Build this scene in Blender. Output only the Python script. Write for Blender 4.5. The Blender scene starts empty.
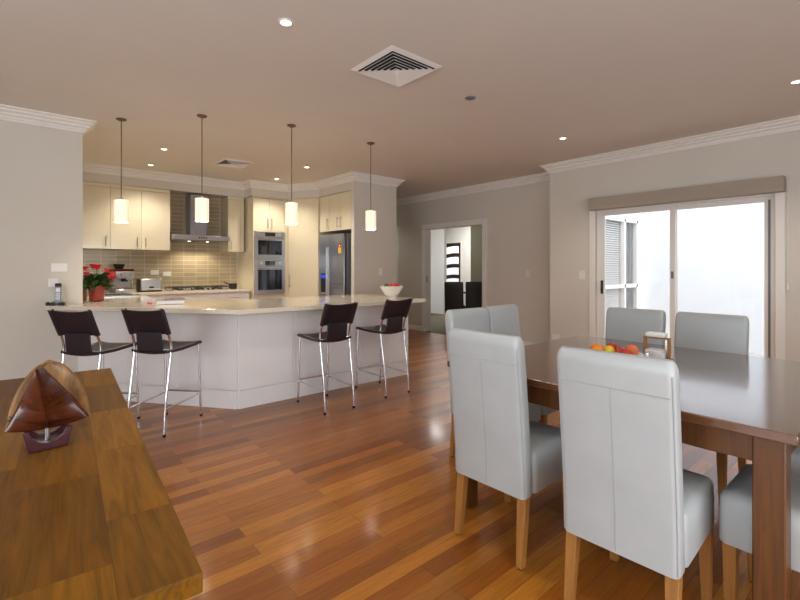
import bpy, bmesh, math, random
from mathutils import Vector, Matrix
random.seed(7)
S = bpy.context.scene
COL = S.collection
PI = math.pi
def rad(a): return math.radians(a)
def lin(c):
    return tuple((v/255/12.92 if v/255 <= .04045 else ((v/255+.055)/1.055)**2.4) for v in c)

# ------------------------------------------------------------------ materials
def newmat(name):
    m = bpy.data.materials.new(name); m.use_nodes = True
    nt = m.node_tree
    return m, nt, nt.nodes['Principled BSDF']
def N(nt, typ, **kw):
    n = nt.nodes.new(typ)
    for k, v in kw.items(): setattr(n, k, v)
    return n
def coords(nt, scale=(1,1,1), rot=(0,0,0), src='Object'):
    tc = N(nt, 'ShaderNodeTexCoord'); mp = N(nt, 'ShaderNodeMapping')
    mp.inputs['Scale'].default_value = scale; mp.inputs['Rotation'].default_value = rot
    nt.links.new(tc.outputs[src], mp.inputs['Vector'])
    return mp.outputs['Vector']
def noise(nt, vec, scale, detail=3, rough=.55, dist=0):
    n = N(nt, 'ShaderNodeTexNoise'); n.inputs['Scale'].default_value = scale
    n.inputs['Detail'].default_value = detail; n.inputs['Roughness'].default_value = rough
    n.inputs['Distortion'].default_value = dist
    nt.links.new(vec, n.inputs['Vector']); return n.outputs['Fac']
def ramp(nt, fac, stops):
    r = N(nt, 'ShaderNodeValToRGB'); e = r.color_ramp.elements
    while len(e) < len(stops): e.new(.5)
    for i, (p, c) in enumerate(stops):
        e[i].position = p; e[i].color = (*c, 1)
    nt.links.new(fac, r.inputs['Fac']); return r.outputs['Color']
def mixc(nt, a, b, fac=1.0, mode='MULTIPLY'):
    m = N(nt, 'ShaderNodeMix', data_type='RGBA', blend_type=mode)
    if isinstance(fac, float): m.inputs[0].default_value = fac
    else: nt.links.new(fac, m.inputs[0])
    for s, v in ((6, a), (7, b)):
        if isinstance(v, tuple): m.inputs[s].default_value = (*v, 1)
        else: nt.links.new(v, m.inputs[s])
    return m.outputs[2]
def bump(nt, p, fac, strength=.1, dist=.01):
    b = N(nt, 'ShaderNodeBump'); b.inputs['Strength'].default_value = strength
    b.inputs['Distance'].default_value = dist
    nt.links.new(fac, b.inputs['Height']); nt.links.new(b.outputs['Normal'], p.inputs['Normal'])
def plain(name, rgb, rough=.5, metal=0, var=.06, nscale=6, bmp=0, bscale=200, coat=0, spec=.5, sheen=0):
    """solid colour with a slight procedural mottling"""
    m, nt, p = newmat(name)
    c = lin(rgb); v = coords(nt)
    f = noise(nt, v, nscale)
    col = ramp(nt, f, [(.3, tuple(x*(1-var) for x in c)), (.7, tuple(min(1, x*(1+var)) for x in c))])
    nt.links.new(col, p.inputs['Base Color'])
    p.inputs['Roughness'].default_value = rough; p.inputs['Metallic'].default_value = metal
    p.inputs['Coat Weight'].default_value = coat; p.inputs['Coat Roughness'].default_value = .06
    p.inputs['Specular IOR Level'].default_value = spec
    if sheen: p.inputs['Sheen Weight'].default_value = sheen
    if bmp: bump(nt, p, noise(nt, v, bscale, 2), bmp, .002)
    return m
def emit(name, rgb, strength):
    m, nt, p = newmat(name)
    p.inputs['Base Color'].default_value = (*lin(rgb), 1)
    p.inputs['Emission Color'].default_value = (*lin(rgb), 1)
    p.inputs['Emission Strength'].default_value = strength
    return m
def glass(name, tint=(1,1,1), base=.04, rough=0.0):
    m, nt, p = newmat(name); nt.nodes.remove(p)
    out = nt.nodes['Material Output']
    t = N(nt, 'ShaderNodeBsdfTransparent'); t.inputs['Color'].default_value = (*tint, 1)
    g = N(nt, 'ShaderNodeBsdfGlossy'); g.inputs['Roughness'].default_value = rough
    lw = N(nt, 'ShaderNodeLayerWeight'); lw.inputs['Blend'].default_value = .5
    pw = N(nt, 'ShaderNodeMath', operation='POWER'); pw.inputs[1].default_value = 5
    nt.links.new(lw.outputs['Facing'], pw.inputs[0])
    sc = N(nt, 'ShaderNodeMath', operation='MULTIPLY_ADD'); sc.inputs[1].default_value = .8; sc.inputs[2].default_value = .025
    nt.links.new(pw.outputs[0], sc.inputs[0])
    mx = N(nt, 'ShaderNodeMixShader')
    nt.links.new(sc.outputs[0], mx.inputs['Fac'])
    nt.links.new(t.outputs[0], mx.inputs[1]); nt.links.new(g.outputs[0], mx.inputs[2])
    nt.links.new(mx.outputs[0], out.inputs['Surface'])
    return m
def wood(name, tones, axis='X', plank=None, rough=.3, coat=0, coat_rough=.1, grain=30, contrast=.35, spec=.5, mortar=.0012, stretch=14):
    m, nt, p = newmat(name)
    rot = (0,0,0) if axis == 'X' else ((0,0,PI/2) if axis == 'Y' else (0, PI/2, 0))
    v = coords(nt, rot=rot)
    sv = N(nt, 'ShaderNodeMapping'); sv.inputs['Scale'].default_value = (1, stretch, stretch)
    nt.links.new(v, sv.inputs['Vector'])
    tones = [lin(t) for t in tones]
    if plank:
        b = N(nt, 'ShaderNodeTexBrick'); b.offset = .37; b.offset_frequency = 2; b.squash = 1
        b.inputs['Scale'].default_value = 1; b.inputs['Brick Width'].default_value = plank[0]
        b.inputs['Row Height'].default_value = plank[1]; b.inputs['Mortar Size'].default_value = mortar
        b.inputs['Mortar Smooth'].default_value = .3; b.inputs['Bias'].default_value = 0
        b.inputs['Color1'].default_value = (0,0,0,1); b.inputs['Color2'].default_value = (1,1,1,1)
        b.inputs['Mortar'].default_value = (.5,.5,.5,1)
        nt.links.new(v, b.inputs['Vector'])
        n = len(tones)
        col = ramp(nt, b.outputs['Color'], [(i/max(1, n-1), t) for i, t in enumerate(tones)])
        off = N(nt, 'ShaderNodeVectorMath', operation='ADD')
        sc = N(nt, 'ShaderNodeVectorMath', operation='SCALE'); sc.inputs['Scale'].default_value = 37
        nt.links.new(b.outputs['Color'], sc.inputs[0]); nt.links.new(sc.outputs[0], off.inputs[0])
        nt.links.new(sv.outputs[0], off.inputs[1]); gv = off.outputs[0]
    else:
        gv = sv.outputs[0]
        f0 = noise(nt, gv, 1.3, 4, .6, .6)
        n = len(tones)
        col = ramp(nt, f0, [(.28+.44*i/max(1, n-1), t) for i, t in enumerate(tones)])
    g = noise(nt, gv, grain/10, 5, .65, 1.2)
    col = mixc(nt, col, ramp(nt, g, [(.25, (1-contrast,)*3), (.6, (1,1,1)), (.85, (1+contrast*.35,)*3)]))
    if plank:
        col = mixc(nt, col, lin((60,34,18)), ramp(nt, b.outputs['Fac'], [(0,(0,0,0)), (1,(.6,.6,.6))]), 'MIX')
    nt.links.new(col, p.inputs['Base Color'])
    p.inputs['Roughness'].default_value = rough; p.inputs['Specular IOR Level'].default_value = spec
    p.inputs['Coat Weight'].default_value = coat; p.inputs['Coat Roughness'].default_value = coat_rough
    bump(nt, p, g, .04, .002)
    return m
def tile_mat():
    m, nt, p = newmat('beige_glazed_tile')
    v = coords(nt, rot=(-PI/2, 0, 0))
    b = N(nt, 'ShaderNodeTexBrick'); b.offset = 0; b.squash = 1
    b.inputs['Scale'].default_value = 1; b.inputs['Brick Width'].default_value = .19
    b.inputs['Row Height'].default_value = .066; b.inputs['Mortar Size'].default_value = .0035
    b.inputs['Mortar Smooth'].default_value = .2
    b.inputs['Color1'].default_value = (*lin((186,170,138)), 1); b.inputs['Color2'].default_value = (*lin((172,157,126)), 1)
    b.inputs['Mortar'].default_value = (*lin((214,204,180)), 1)
    nt.links.new(v, b.inputs['Vector'])
    nt.links.new(b.outputs['Color'], p.inputs['Base Color'])
    p.inputs['Roughness'].default_value = .18
    iv = N(nt, 'ShaderNodeMath', operation='SUBTRACT'); iv.inputs[0].default_value = 1
    nt.links.new(b.outputs['Fac'], iv.inputs[1]); bump(nt, p, iv.outputs[0], .5, .003)
    return m
def brushed(name, rgb, rough=.28, axis=(1,1,60)):
    m, nt, p = newmat(name)
    v = coords(nt, scale=axis); f = noise(nt, v, 12, 3)
    c = lin(rgb)
    nt.links.new(ramp(nt, f, [(.2, tuple(x*.85 for x in c)), (.8, c)]), p.inputs['Base Color'])
    p.inputs['Metallic'].default_value = 1; p.inputs['Roughness'].default_value = rough
    return m
def stone(name):
    m, nt, p = newmat(name)
    v = coords(nt)
    f = noise(nt, v, 90, 3); g = noise(nt, v, 9, 3)
    col = ramp(nt, f, [(.3, lin((214,203,182))), (.5, lin((234,226,208))), (.75, lin((244,238,226)))])
    col = mixc(nt, col, ramp(nt, g, [(.3, (.93,.92,.9)), (.7, (1,1,1))]))
    nt.links.new(col, p.inputs['Base Color']); p.inputs['Roughness'].default_value = .08
    return m
def leather(name, rgb, rough=.42, scale=160, var=.05, bmp=.12):
    m, nt, p = newmat(name)
    v = coords(nt); c = lin(rgb)
    f = noise(nt, v, 5, 4)
    nt.links.new(ramp(nt, f, [(.3, tuple(x*(1-var) for x in c)), (.7, tuple(min(1, x*(1+var)) for x in c))]), p.inputs['Base Color'])
    vo = N(nt, 'ShaderNodeTexVoronoi'); vo.inputs['Scale'].default_value = scale
    nt.links.new(v, vo.inputs['Vector'])
    bump(nt, p, vo.outputs['Distance'], bmp, .0015)
    p.inputs['Roughness'].default_value = rough
    return m
def fabric(name, rgb):
    m, nt, p = newmat(name)
    v = coords(nt, scale=(1, 60, 260)); f = noise(nt, v, 6, 3); c = lin(rgb)
    nt.links.new(ramp(nt, f, [(.25, tuple(x*.7 for x in c)), (.75, tuple(min(1, x*1.15) for x in c))]), p.inputs['Base Color'])
    p.inputs['Roughness'].default_value = .9; bump(nt, p, f, .3, .002)
    return m
def carpet(name, rgb):
    m, nt, p = newmat(name)
    v = coords(nt); f = noise(nt, v, 240, 3); c = lin(rgb)
    nt.links.new(ramp(nt, f, [(.25, tuple(x*.7 for x in c)), (.75, tuple(x*1.2 for x in c))]), p.inputs['Base Color'])
    p.inputs['Roughness'].default_value = 1; bump(nt, p, f, .5, .004)
    return m
M = {}
M['wall'] = plain('wall_paint', (216,212,203), .75, var=.015, nscale=2, bmp=.05)
M['ceiling'] = plain('ceiling_paint', (224,219,211), .85, var=.015, nscale=1.5)
M['trim'] = plain('white_trim_paint', (238,236,232), .4, var=.01)
M['unlit_olive'] = plain('unlit_olive_grey', (98,94,76), .8, var=.03)  # wall's unlit look put into a dark olive base colour
M['ext'] = plain('white_render', (235,238,240), .9, var=.02, nscale=3, bmp=.1, bscale=60)
M['paving'] = plain('pale_paving', (190,188,184), .9, var=.1, nscale=20)
M['floor'] = wood('hardwood_floor', [(152,84,22),(178,106,30),(132,70,18),(196,126,42),(114,60,16)], 'X', (1.3,.086), rough=.34, coat=.26, coat_rough=.12, grain=36, contrast=.4)
M['carpet'] = carpet('olive_carpet', (104,98,82))
M['side_top'] = wood('golden_block_wood', [(92,54,6),(142,94,16),(112,70,8),(152,102,22),(78,46,4)], 'Y', (.42,.165), rough=.42, coat=0, spec=.2, grain=26, contrast=.6, mortar=.0006)
M['walnut'] = wood('walnut_stain', [(88,52,23),(108,66,31),(76,43,18)], 'Y', None, rough=.2, coat=.8, coat_rough=.12, grain=24, contrast=.3, spec=.8)
M['walnut'].node_tree.nodes['Principled BSDF'].inputs['Coat IOR'].default_value = 1.6
M['walnut'].node_tree.nodes['Principled BSDF'].inputs['Coat Weight'].default_value = .85
M['leg_brown'] = wood('brown_table_wood', [(82,46,16),(106,64,24),(66,36,13)], 'Z', None, rough=.4, coat=.0, grain=28, contrast=.4)
M['oak'] = wood('oak_leg', [(150,100,46),(172,120,62)], 'Z', None, rough=.4, grain=30, contrast=.25)
M['boat'] = wood('carved_boat_wood', [(58,22,11),(88,38,18),(40,14,8)], 'X', None, rough=.25, coat=.4, grain=30, contrast=.45)
M['boat_in'] = wood('carved_boat_inside_wood', [(104,64,26),(150,104,48),(74,40,16)], 'Z', None, rough=.4, grain=30, contrast=.4)
M['maroon'] = plain('maroon_lacquer', (62,12,24), .3, coat=.3)
M['chair'] = leather('white_leather', (178,183,184), .38)
M['chair_seam'] = leather('white_leather_seam', (164,168,168), .5)
M['dark_leather'] = leather('dark_brown_leather', (40,30,32), .4)
M['stool_leather'] = leather('black_leather', (38,30,36), .42, 220)
M['dark_chair'] = leather('espresso_leather', (30,20,18), .35)
M['chrome'] = plain('chrome', (225,225,230), .08, 1, var=.01)
M['steel'] = brushed('brushed_steel', (200,200,202))
M['bronze'] = brushed('dull_bronze_steel', (132,120,104), .35)
M['steel_v'] = brushed('brushed_steel_door', (176,180,190), .3, (60,60,1))
M['cream'] = plain('cream_gloss_laminate', (232,223,196), .18, coat=.7, var=.01)
M['cab_body'] = plain('cream_cabinet_body', (222,212,186), .4, var=.01)
M['island'] = plain('white_satin_panel', (238,239,240), .3, coat=.2, var=.01)
M['stone'] = stone('cream_stone')
M['stone_edge'] = plain('white_stone_edge', (236,232,224), .15, var=.02, nscale=60)
M['tile'] = tile_mat()
M['black'] = plain('black_plastic', (18,18,19), .35)
M['iron'] = plain('black_cast_iron', (24,23,22), .5)
M['oven_glass'] = plain('black_oven_glass', (10,11,11), .05, coat=.5)
M['white_plastic'] = plain('white_plastic', (236,235,232), .35, var=.01)
M['grey_plastic'] = plain('grey_plastic', (120,124,130), .4)
M['silver_plastic'] = plain('silver_plastic', (150,160,176), .3, .5)
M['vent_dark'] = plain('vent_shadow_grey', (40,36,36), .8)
M['shade'] = None
M['glass'] = glass('clear_glass')
M['blue_screen'] = emit('blue_display', (40,70,220), .6)
M['pelmet'] = fabric('taupe_woven_fabric', (178,168,154))
M['red_pot'] = plain('red_glazed_pot', (150,42,22), .2, coat=.6)
M['petal'] = plain('red_petal', (226,40,52), .6, var=.15, nscale=40)
M['petal_pink'] = plain('coral_petal', (232,78,84), .6, var=.15, nscale=40)
M['leaf'] = plain('green_leaf', (58,86,34), .5, var=.3, nscale=25)
M['soil'] = plain('potting_soil', (46,34,26), .95)
M['orange'] = plain('orange_peel', (240,140,30), .4, bmp=.2)
M['lemon'] = plain('lemon_peel', (226,196,34), .4, bmp=.2)
M['apple'] = plain('red_apple_skin', (190,60,46), .3, var=.4, nscale=18)
M['peach'] = plain('peach_skin', (226,120,70), .6, var=.3, nscale=14)
M['tomato'] = plain('tomato_skin', (206,58,28), .25)
M['porcelain'] = plain('white_porcelain', (238,236,230), .2, coat=.3)
M['paper'] = plain('white_paper', (236,236,238), .8)
M['cover'] = plain('grey_photo_cover', (146,138,130), .35, var=.35, nscale=18)
M['pink'] = plain('pink_plastic', (220,120,126), .5)
M['amber'] = plain('amber_glass', (120,72,26), .1, coat=.5)
M['copper'] = plain('dark_red_metal', (96,32,26), .25, .4)
M['front_door'] = wood('dark_front_door_wood', [(52,32,24),(66,42,30)], 'Z', None, rough=.35, grain=24)
M['label_red'] = plain('red_sticker', (206,44,36), .5)
M['label_yellow'] = plain('yellow_sticker', (236,206,46), .5)
M['frosted'] = None
def shade_mat():
    m, nt, p = newmat('pleated_opal_shade')
    v = coords(nt)
    w = N(nt, 'ShaderNodeTexNoise'); w.inputs['Scale'].default_value = 3
    mp = N(nt, 'ShaderNodeMapping'); mp.inputs['Scale'].default_value = (60,60,2)
    nt.links.new(v, mp.inputs['Vector']); nt.links.new(mp.outputs[0], w.inputs['Vector'])
    col = ramp(nt, w.outputs['Fac'], [(.3, lin((250,226,196))), (.7, lin((255,246,230)))])
    nt.links.new(col, p.inputs['Base Color']); nt.links.new(col, p.inputs['Emission Color'])
    p.inputs['Emission Strength'].default_value = .5
    p.inputs['Roughness'].default_value = .5
    return m
M['shade'] = shade_mat()
M['lamp'] = emit('downlight_lamp', (255,238,210), 6)

# ------------------------------------------------------------------ mesh tools
class B:
    def __init__(s): s.bm = bmesh.new()
    def box(s, x0, x1, y0, y1, z0, z1):
        vs = [s.bm.verts.new((x, y, z)) for x in (x0, x1) for y in (y0, y1) for z in (z0, z1)]
        for f in ((0,1,3,2),(4,6,7,5),(0,4,5,1),(2,3,7,6),(0,2,6,4),(1,5,7,3)):
            s.bm.faces.new([vs[i] for i in f])
        return s
    def prism(s, poly, z0, z1):
        a = [s.bm.verts.new((x, y, z0)) for x, y in poly]; b = [s.bm.verts.new((x, y, z1)) for x, y in poly]
        n = len(poly)
        s.bm.faces.new(list(reversed(a))); s.bm.faces.new(b)
        for i in range(n): s.bm.faces.new([a[i], a[(i+1) % n], b[(i+1) % n], b[i]])
        return s
    def prism_y(s, poly, y0, y1):     # polygon in x,z
        a = [s.bm.verts.new((x, y0, z)) for x, z in poly]; b = [s.bm.verts.new((x, y1, z)) for x, z in poly]
        n = len(poly)
        s.bm.faces.new(a); s.bm.faces.new(list(reversed(b)))
        for i in range(n): s.bm.faces.new([a[i], b[i], b[(i+1) % n], a[(i+1) % n]])
        return s
    def rings(s, rings, closed=False, caps=True):
        R = [[s.bm.verts.new(p) for p in r] for r in rings]
        n = len(R[0]); m = len(R)
        for i in range(m if closed else m-1):
            a, b = R[i], R[(i+1) % m]
            for j in range(n): s.bm.faces.new([a[j], a[(j+1) % n], b[(j+1) % n], b[j]])
        if caps and not closed:
            s.bm.faces.new(list(reversed(R[0]))); s.bm.faces.new(R[-1])
        return s
    def tube(s, pts, r, n=10, closed=False, sq=False):
        pts = [Vector(p) for p in pts]; m = len(pts); rr = r if isinstance(r, (list, tuple)) else [r]*m
        rings = []; up = None
        for i, p in enumerate(pts):
            if closed: t = pts[(i+1) % m]-pts[i-1]
            else: t = pts[min(i+1, m-1)]-pts[max(i-1, 0)]
            t.normalize()
            if up is None:
                up = Vector((0,0,1)) if abs(t.z) < .9 else Vector((0,1,0))
            u = (up-t*up.dot(t)).normalized(); v = t.cross(u); up = u
            rings.append([p+(u*math.cos(2*PI*k/n+PI/4*sq)+v*math.sin(2*PI*k/n+PI/4*sq))*rr[i] for k in range(n)])
        return s.rings(rings, closed)
    def lathe(s, prof, c=(0,0,0), n=24):
        rings = [[(c[0]+max(r, 1e-4)*math.cos(2*PI*k/n), c[1]+max(r, 1e-4)*math.sin(2*PI*k/n), c[2]+z) for k in range(n)] for r, z in prof]
        return s.rings(rings)
    def ball(s, c, r, sx=1, sy=1, sz=1, u=16, v=10):
        prof = [(r*math.sin(PI*i/v), -r*math.cos(PI*i/v)) for i in range(v+1)]
        rings = [[(c[0]+sx*max(q, 1e-4)*math.cos(2*PI*k/u), c[1]+sy*max(q, 1e-4)*math.sin(2*PI*k/u), c[2]+sz*z) for k in range(u)] for q, z in prof]
        return s.rings(rings)
    def leaf(s, base, d, L, W, droop=.4):
        d = Vector(d).normalized(); side = d.cross(Vector((0,0,1)))
        if side.length < .01: side = Vector((1,0,0))
        side.normalize(); prev = None
        for i in range(6):
            t = i/5; p = Vector(base)+d*L*t-Vector((0,0,1))*droop*L*t*t
            w = W*math.sin(PI*min(.98, max(.03, t)))**.8
            row = [s.bm.verts.new(p-side*w), s.bm.verts.new(p+Vector((0,0,-w*.25))), s.bm.verts.new(p+side*w)]
            if prev:
                s.bm.faces.new([prev[0], prev[1], row[1], row[0]]); s.bm.faces.new([prev[1], prev[2], row[2], row[1]])
            prev = row
        return s
    def mv(s, mat):
        bmesh.ops.transform(s.bm, matrix=mat, verts=s.bm.verts); return s
def catmull(pts, k=6):
    P = [Vector(p) for p in pts]; out = []
    for i in range(len(P)-1):
        p0, p1, p2, p3 = P[max(0, i-1)], P[i], P[i+1], P[min(len(P)-1, i+2)]
        for j in range(k):
            t = j/k
            out.append(.5*((2*p1)+(p2-p0)*t+(2*p0-5*p1+4*p2-p3)*t*t+(3*p1-p0-3*p2+p3)*t**3))
    out.append(P[-1]); return out
def sharp(me, ang):
    me.set_sharp_from_angle(angle=rad(ang))
def ob(name, b, mat, parent=None, bevel=0, seg=2, smooth=True, solid=0, sub=0, fix=True, mats=None):
    bm = b.bm
    if fix: bmesh.ops.recalc_face_normals(bm, faces=bm.faces)
    me = bpy.data.meshes.new(name); bm.to_mesh(me); bm.free()
    me.materials.append(mat)
    for q in (mats or []): me.materials.append(q)
    if smooth:
        for p in me.polygons: p.use_smooth = True
        sharp(me, 38)
    o = bpy.data.objects.new(name, me); COL.objects.link(o)
    if parent: o.parent = parent
    if solid:
        md = o.modifiers.new('solid', 'SOLIDIFY'); md.thickness = solid; md.offset = 0
    if sub:
        md = o.modifiers.new('sub', 'SUBSURF'); md.levels = md.render_levels = sub
    if bevel:
        md = o.modifiers.new('bevel', 'BEVEL'); md.width = bevel; md.segments = seg; md.limit_method = 'ANGLE'; md.angle_limit = rad(40)
    return o
def tag(o, label, cat, group=None, kind=None):
    o['label'] = label; o['category'] = cat
    if group: o['group'] = group
    if kind: o['kind'] = kind
    return o
def thing(name, label, cat, loc=(0,0,0), rz=0, group=None):
    o = bpy.data.objects.new(name, None); COL.objects.link(o); o.empty_display_size = .1
    o.location = loc; o.rotation_euler = (0, 0, rad(rz))
    return tag(o, label, cat, group)
def struct(name, b, mat, parent=None, **kw):
    o = ob(name, b, mat, parent, smooth=kw.pop('smooth', False), **kw)
    if not parent: o['kind'] = 'structure'
    return o
def copy_thing(root, loc, rz=None, label=None, group=None):
    r = root.copy(); COL.objects.link(r); r.location = loc
    if rz is not None: r.rotation_euler = (0, 0, rad(rz))
    if label: r['label'] = label
    if group: r['group'] = group
    for ch in list(root.children):
        c = ch.copy(); COL.objects.link(c); c.parent = r
        for g in list(ch.children):
            d = g.copy(); COL.objects.link(d); d.parent = c
    return r

# ------------------------------------------------------------------ shell
CZ = 2.7
b = B(); b.box(-2.9, 6.15, -2.7, 10.1, -.1, 0); struct('floor', b, M['floor'])
b = B(); b.box(6.1505, 11.5, 3.5, 12.2, -.1, .004); o = struct('floor_carpet', b, M['carpet'])
b = B()
b.box(-2.9, 5.9, -2.7, 10.1, CZ, CZ+.1); b.box(5.9, 11.5, 3.6, 12.2, CZ, CZ+.1)
struct('ceiling', b, M['ceiling'])
# left wall with the stub end by the kitchen
b = B(); b.box(-2.9, .5, 5.36, 5.5, 0, CZ); b.box(-2.9, .1, 5.5, 7.86, 0, CZ); struct('wall_left', b, M['wall'])
# kitchen back wall + bulkhead
b = B(); b.box(.1, 4.7, 7.86, 8.0, 0, CZ)
b.prism([(.1,7.5),(2.96,7.5),(2.96,7.2),(3.62,7.2),(3.9,6.62),(3.9,5.68),(4.64,5.68),(4.64,7.86),(.1,7.86)], 2.46, CZ)
struct('wall_kitchen', b, M['wall'])
b = B(); b.box(3.9, 4.74, 5.6, 5.68, 0, CZ); b.box(4.64, 4.74, 5.68, 10.1, 0, CZ); struct('wall_column', b, M['wall'])
b = B(); b.box(4.74, 6.3, 10.0, 10.1, 0, CZ); struct('wall_hall_end', b, M['wall'])
# far wall with doorway to the entry room (Y 5.1 - 6.33, 2.04 high) and a closed door further down
b = B()
b.box(6.15, 6.27, 3.39, 4.93, 0, CZ); b.box(6.15, 6.27, 6.39, 10.0, 0, CZ); b.box(6.15, 6.27, 4.93, 6.39, 2.04, CZ)
struct('wall_far', b, M['wall'])
# right wall with the sliding door opening
DY0, DY1, DZ = .93, 2.74, 2.03
b = B()
b.box(5.7, 5.82, -2.7, DY0, 0, CZ); b.box(5.7, 5.82, DY1, 3.39, 0, CZ); b.box(5.82, 6.15, 3.27, 3.39, 0, CZ); b.box(5.7, 5.82, DY0, DY1, DZ, CZ)
struct('wall_right', b, M['wall'])
# rear and side walls behind the camera, with big windows
b = B()
b.box(-2.9, -1.9, -2.7, -2.58, 0, CZ); b.box(2.7, 5.82, -2.7, -2.58, 0, CZ); b.box(-1.9, 2.7, -2.7, -2.58, 2.25, CZ); b.box(-1.9, 2.7, -2.7, -2.58, 0, .1)
struct('wall_rear', b, M['wall'])
b = B()
b.box(-2.9, -2.78, -2.58, -1.4, 0, CZ); b.box(-2.9, -2.78, 2.3, 5.36, 0, CZ); b.box(-2.9, -2.78, -1.4, 2.3, 2.25, CZ); b.box(-2.9, -2.78, -1.4, 2.3, 0, .1)
struct('wall_side', b, M['wall'])
def window_rear(name, axis, a0, a1, c, n):
    fr = B(); w = .05
    def bx(bb, u0, u1, z0, z1, t=.04):
        if axis == 'x': bb.box(u0, u1, c-t, c+t, z0, z1)
        else: bb.box(c-t, c+t, u0, u1, z0, z1)
    bx(fr, a0, a1, .1, .16); bx(fr, a0, a1, 2.19, 2.25)
    for i in range(n+1):
        u = a0+(a1-a0-w)*i/n; bx(fr, u, u+w, .16, 2.19)
    f = struct(name, fr, M['trim'])
    g = B(); bx(g, a0+.03, a1-.03, .14, 2.21, .004); ob('pane', g, M['glass'], f, smooth=False)
window_rear('window_1', 'x', -1.9, 2.7, -2.64, 3)
window_rear('window_2', 'y', -1.4, 2.3, -2.84, 3)

# cornice: stepped profile swept along the wall line, mitred
PROF = [(0,2.585),(.014,2.585),(.014,2.603),(.03,2.603),(.03,2.622),(.05,2.634),(.05,2.65),(.076,2.664),(.076,2.68),(.104,2.686),(.104,2.6995),(0,2.6995)]
def sweep(path, prof, closed=False):
    bb = B(); pts = [Vector(p) for p in path]; n = len(pts); rings = []
    for i in range(n):
        d1 = (pts[i]-pts[i-1]).normalized() if i else (pts[1]-pts[0]).normalized()
        d2 = (pts[i+1]-pts[i]).normalized() if i < n-1 else d1
        n1 = Vector((d1.y, -d1.x)); n2 = Vector((d2.y, -d2.x))     # to the right of travel: into the room
        m = (n1+n2).normalized(); k = 1/max(.2, m.dot(n1))
        rings.append([(pts[i].x+m.x*k*o, pts[i].y+m.y*k*o, z) for o, z in prof])
    bb.rings(rings); return bb
room = [(-2.78,5.359),(.501,5.359),(.501,5.501),(.101,5.501),(.101,7.499),(2.959,7.499),(2.959,7.199),(3.62,7.199),(3.899,6.62),(3.899,5.599),(4.741,5.599),(4.741,9.999),(6.149,9.999),(6.149,3.389),(5.699,3.389),(5.699,-2.57)]
struct('trim_1', sweep(room, PROF), M['trim'])
SK = [(0,.001),(.014,.001),(.014,.085),(.008,.095),(0,.095)]
struct('baseboard_left', sweep([(-2.78,5.359),(.3,5.359)], SK), M['trim'])
struct('baseboard_column', sweep([(3.95,5.599),(4.741,5.599),(4.741,9.99)], SK), M['trim'])
struct('baseboard_far', sweep([(6.149,7.1),(6.149,6.47)], SK), M['trim'])
struct('baseboard_right', sweep([(6.149,4.85),(6.149,3.389),(5.699,3.389),(5.699,2.83)], SK), M['trim'])
struct('baseboard_rear', sweep([(5.699,.85),(5.699,-2.57)], SK), M['trim'])

# doorway casings to the entry room
def casing(name, y0, y1, top):
    bb = B()
    bb.box(6.125, 6.149, y0-.075, y0, 0, top+.075); bb.box(6.125, 6.149, y1, y1+.075, 0, top+.075); bb.box(6.125, 6.149, y0, y1, top, top+.075)
    bb.box(6.13, 6.29, y0, y0+.02, 0, top); bb.box(6.13, 6.29, y1-.02, y1, 0, top); bb.box(6.13, 6.29, y0+.02, y1-.02, top-.02, top)
    return struct(name, bb, M['trim'], bevel=.004)
d = casing('door_1', 4.93, 6.39, 2.04)
bb = B(); bb.box(6.16, 6.20, 6.364, 6.3695, .98, 1.1); ob('latch', bb, M['steel'], d, smooth=False)
d = casing('door_2', 7.25, 8.1, 2.06)
bb = B(); bb.box(6.135, 6.1485, 7.27, 8.08, .005, 2.04); lf = ob('leaf', bb, M['trim'], d, smooth=False)
# ---- entry room beyond
b = B()
b.box(8.8, 8.9, 8.4, 9.2, 0, CZ); b.box(8.8, 8.9, 10.0, 12.2, 0, CZ); b.box(8.8, 8.9, 9.2, 10.0, 2.06, CZ)
struct('wall_entry', b, M['trim'])
b = B(); b.box(8.6, 8.7, 3.6, 7.3, 0, CZ); struct('wall_entry_right', b, M['unlit_olive'])  # partition dark by its colour, standing in for shade on it
b = B()
b.box(10.6, 10.72, 5.0, 9.34, 0, CZ); b.box(10.6, 10.72, 10.26, 12.2, 0, CZ); b.box(10.6, 10.72, 9.34, 10.26, 2.1, CZ)
struct('wall_front', b, M['trim'])
b = B(); b.box(6.27, 11.5, 12.1, 12.2, 0, CZ); struct('wall_entry_end', b, M['trim'])
b = B(); b.box(6.27, 8.6, 3.5, 3.6, 0, CZ); b.box(8.7, 10.72, 4.9, 5.0, 0, CZ); struct('wall_entry_near', b, M['trim'])
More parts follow.
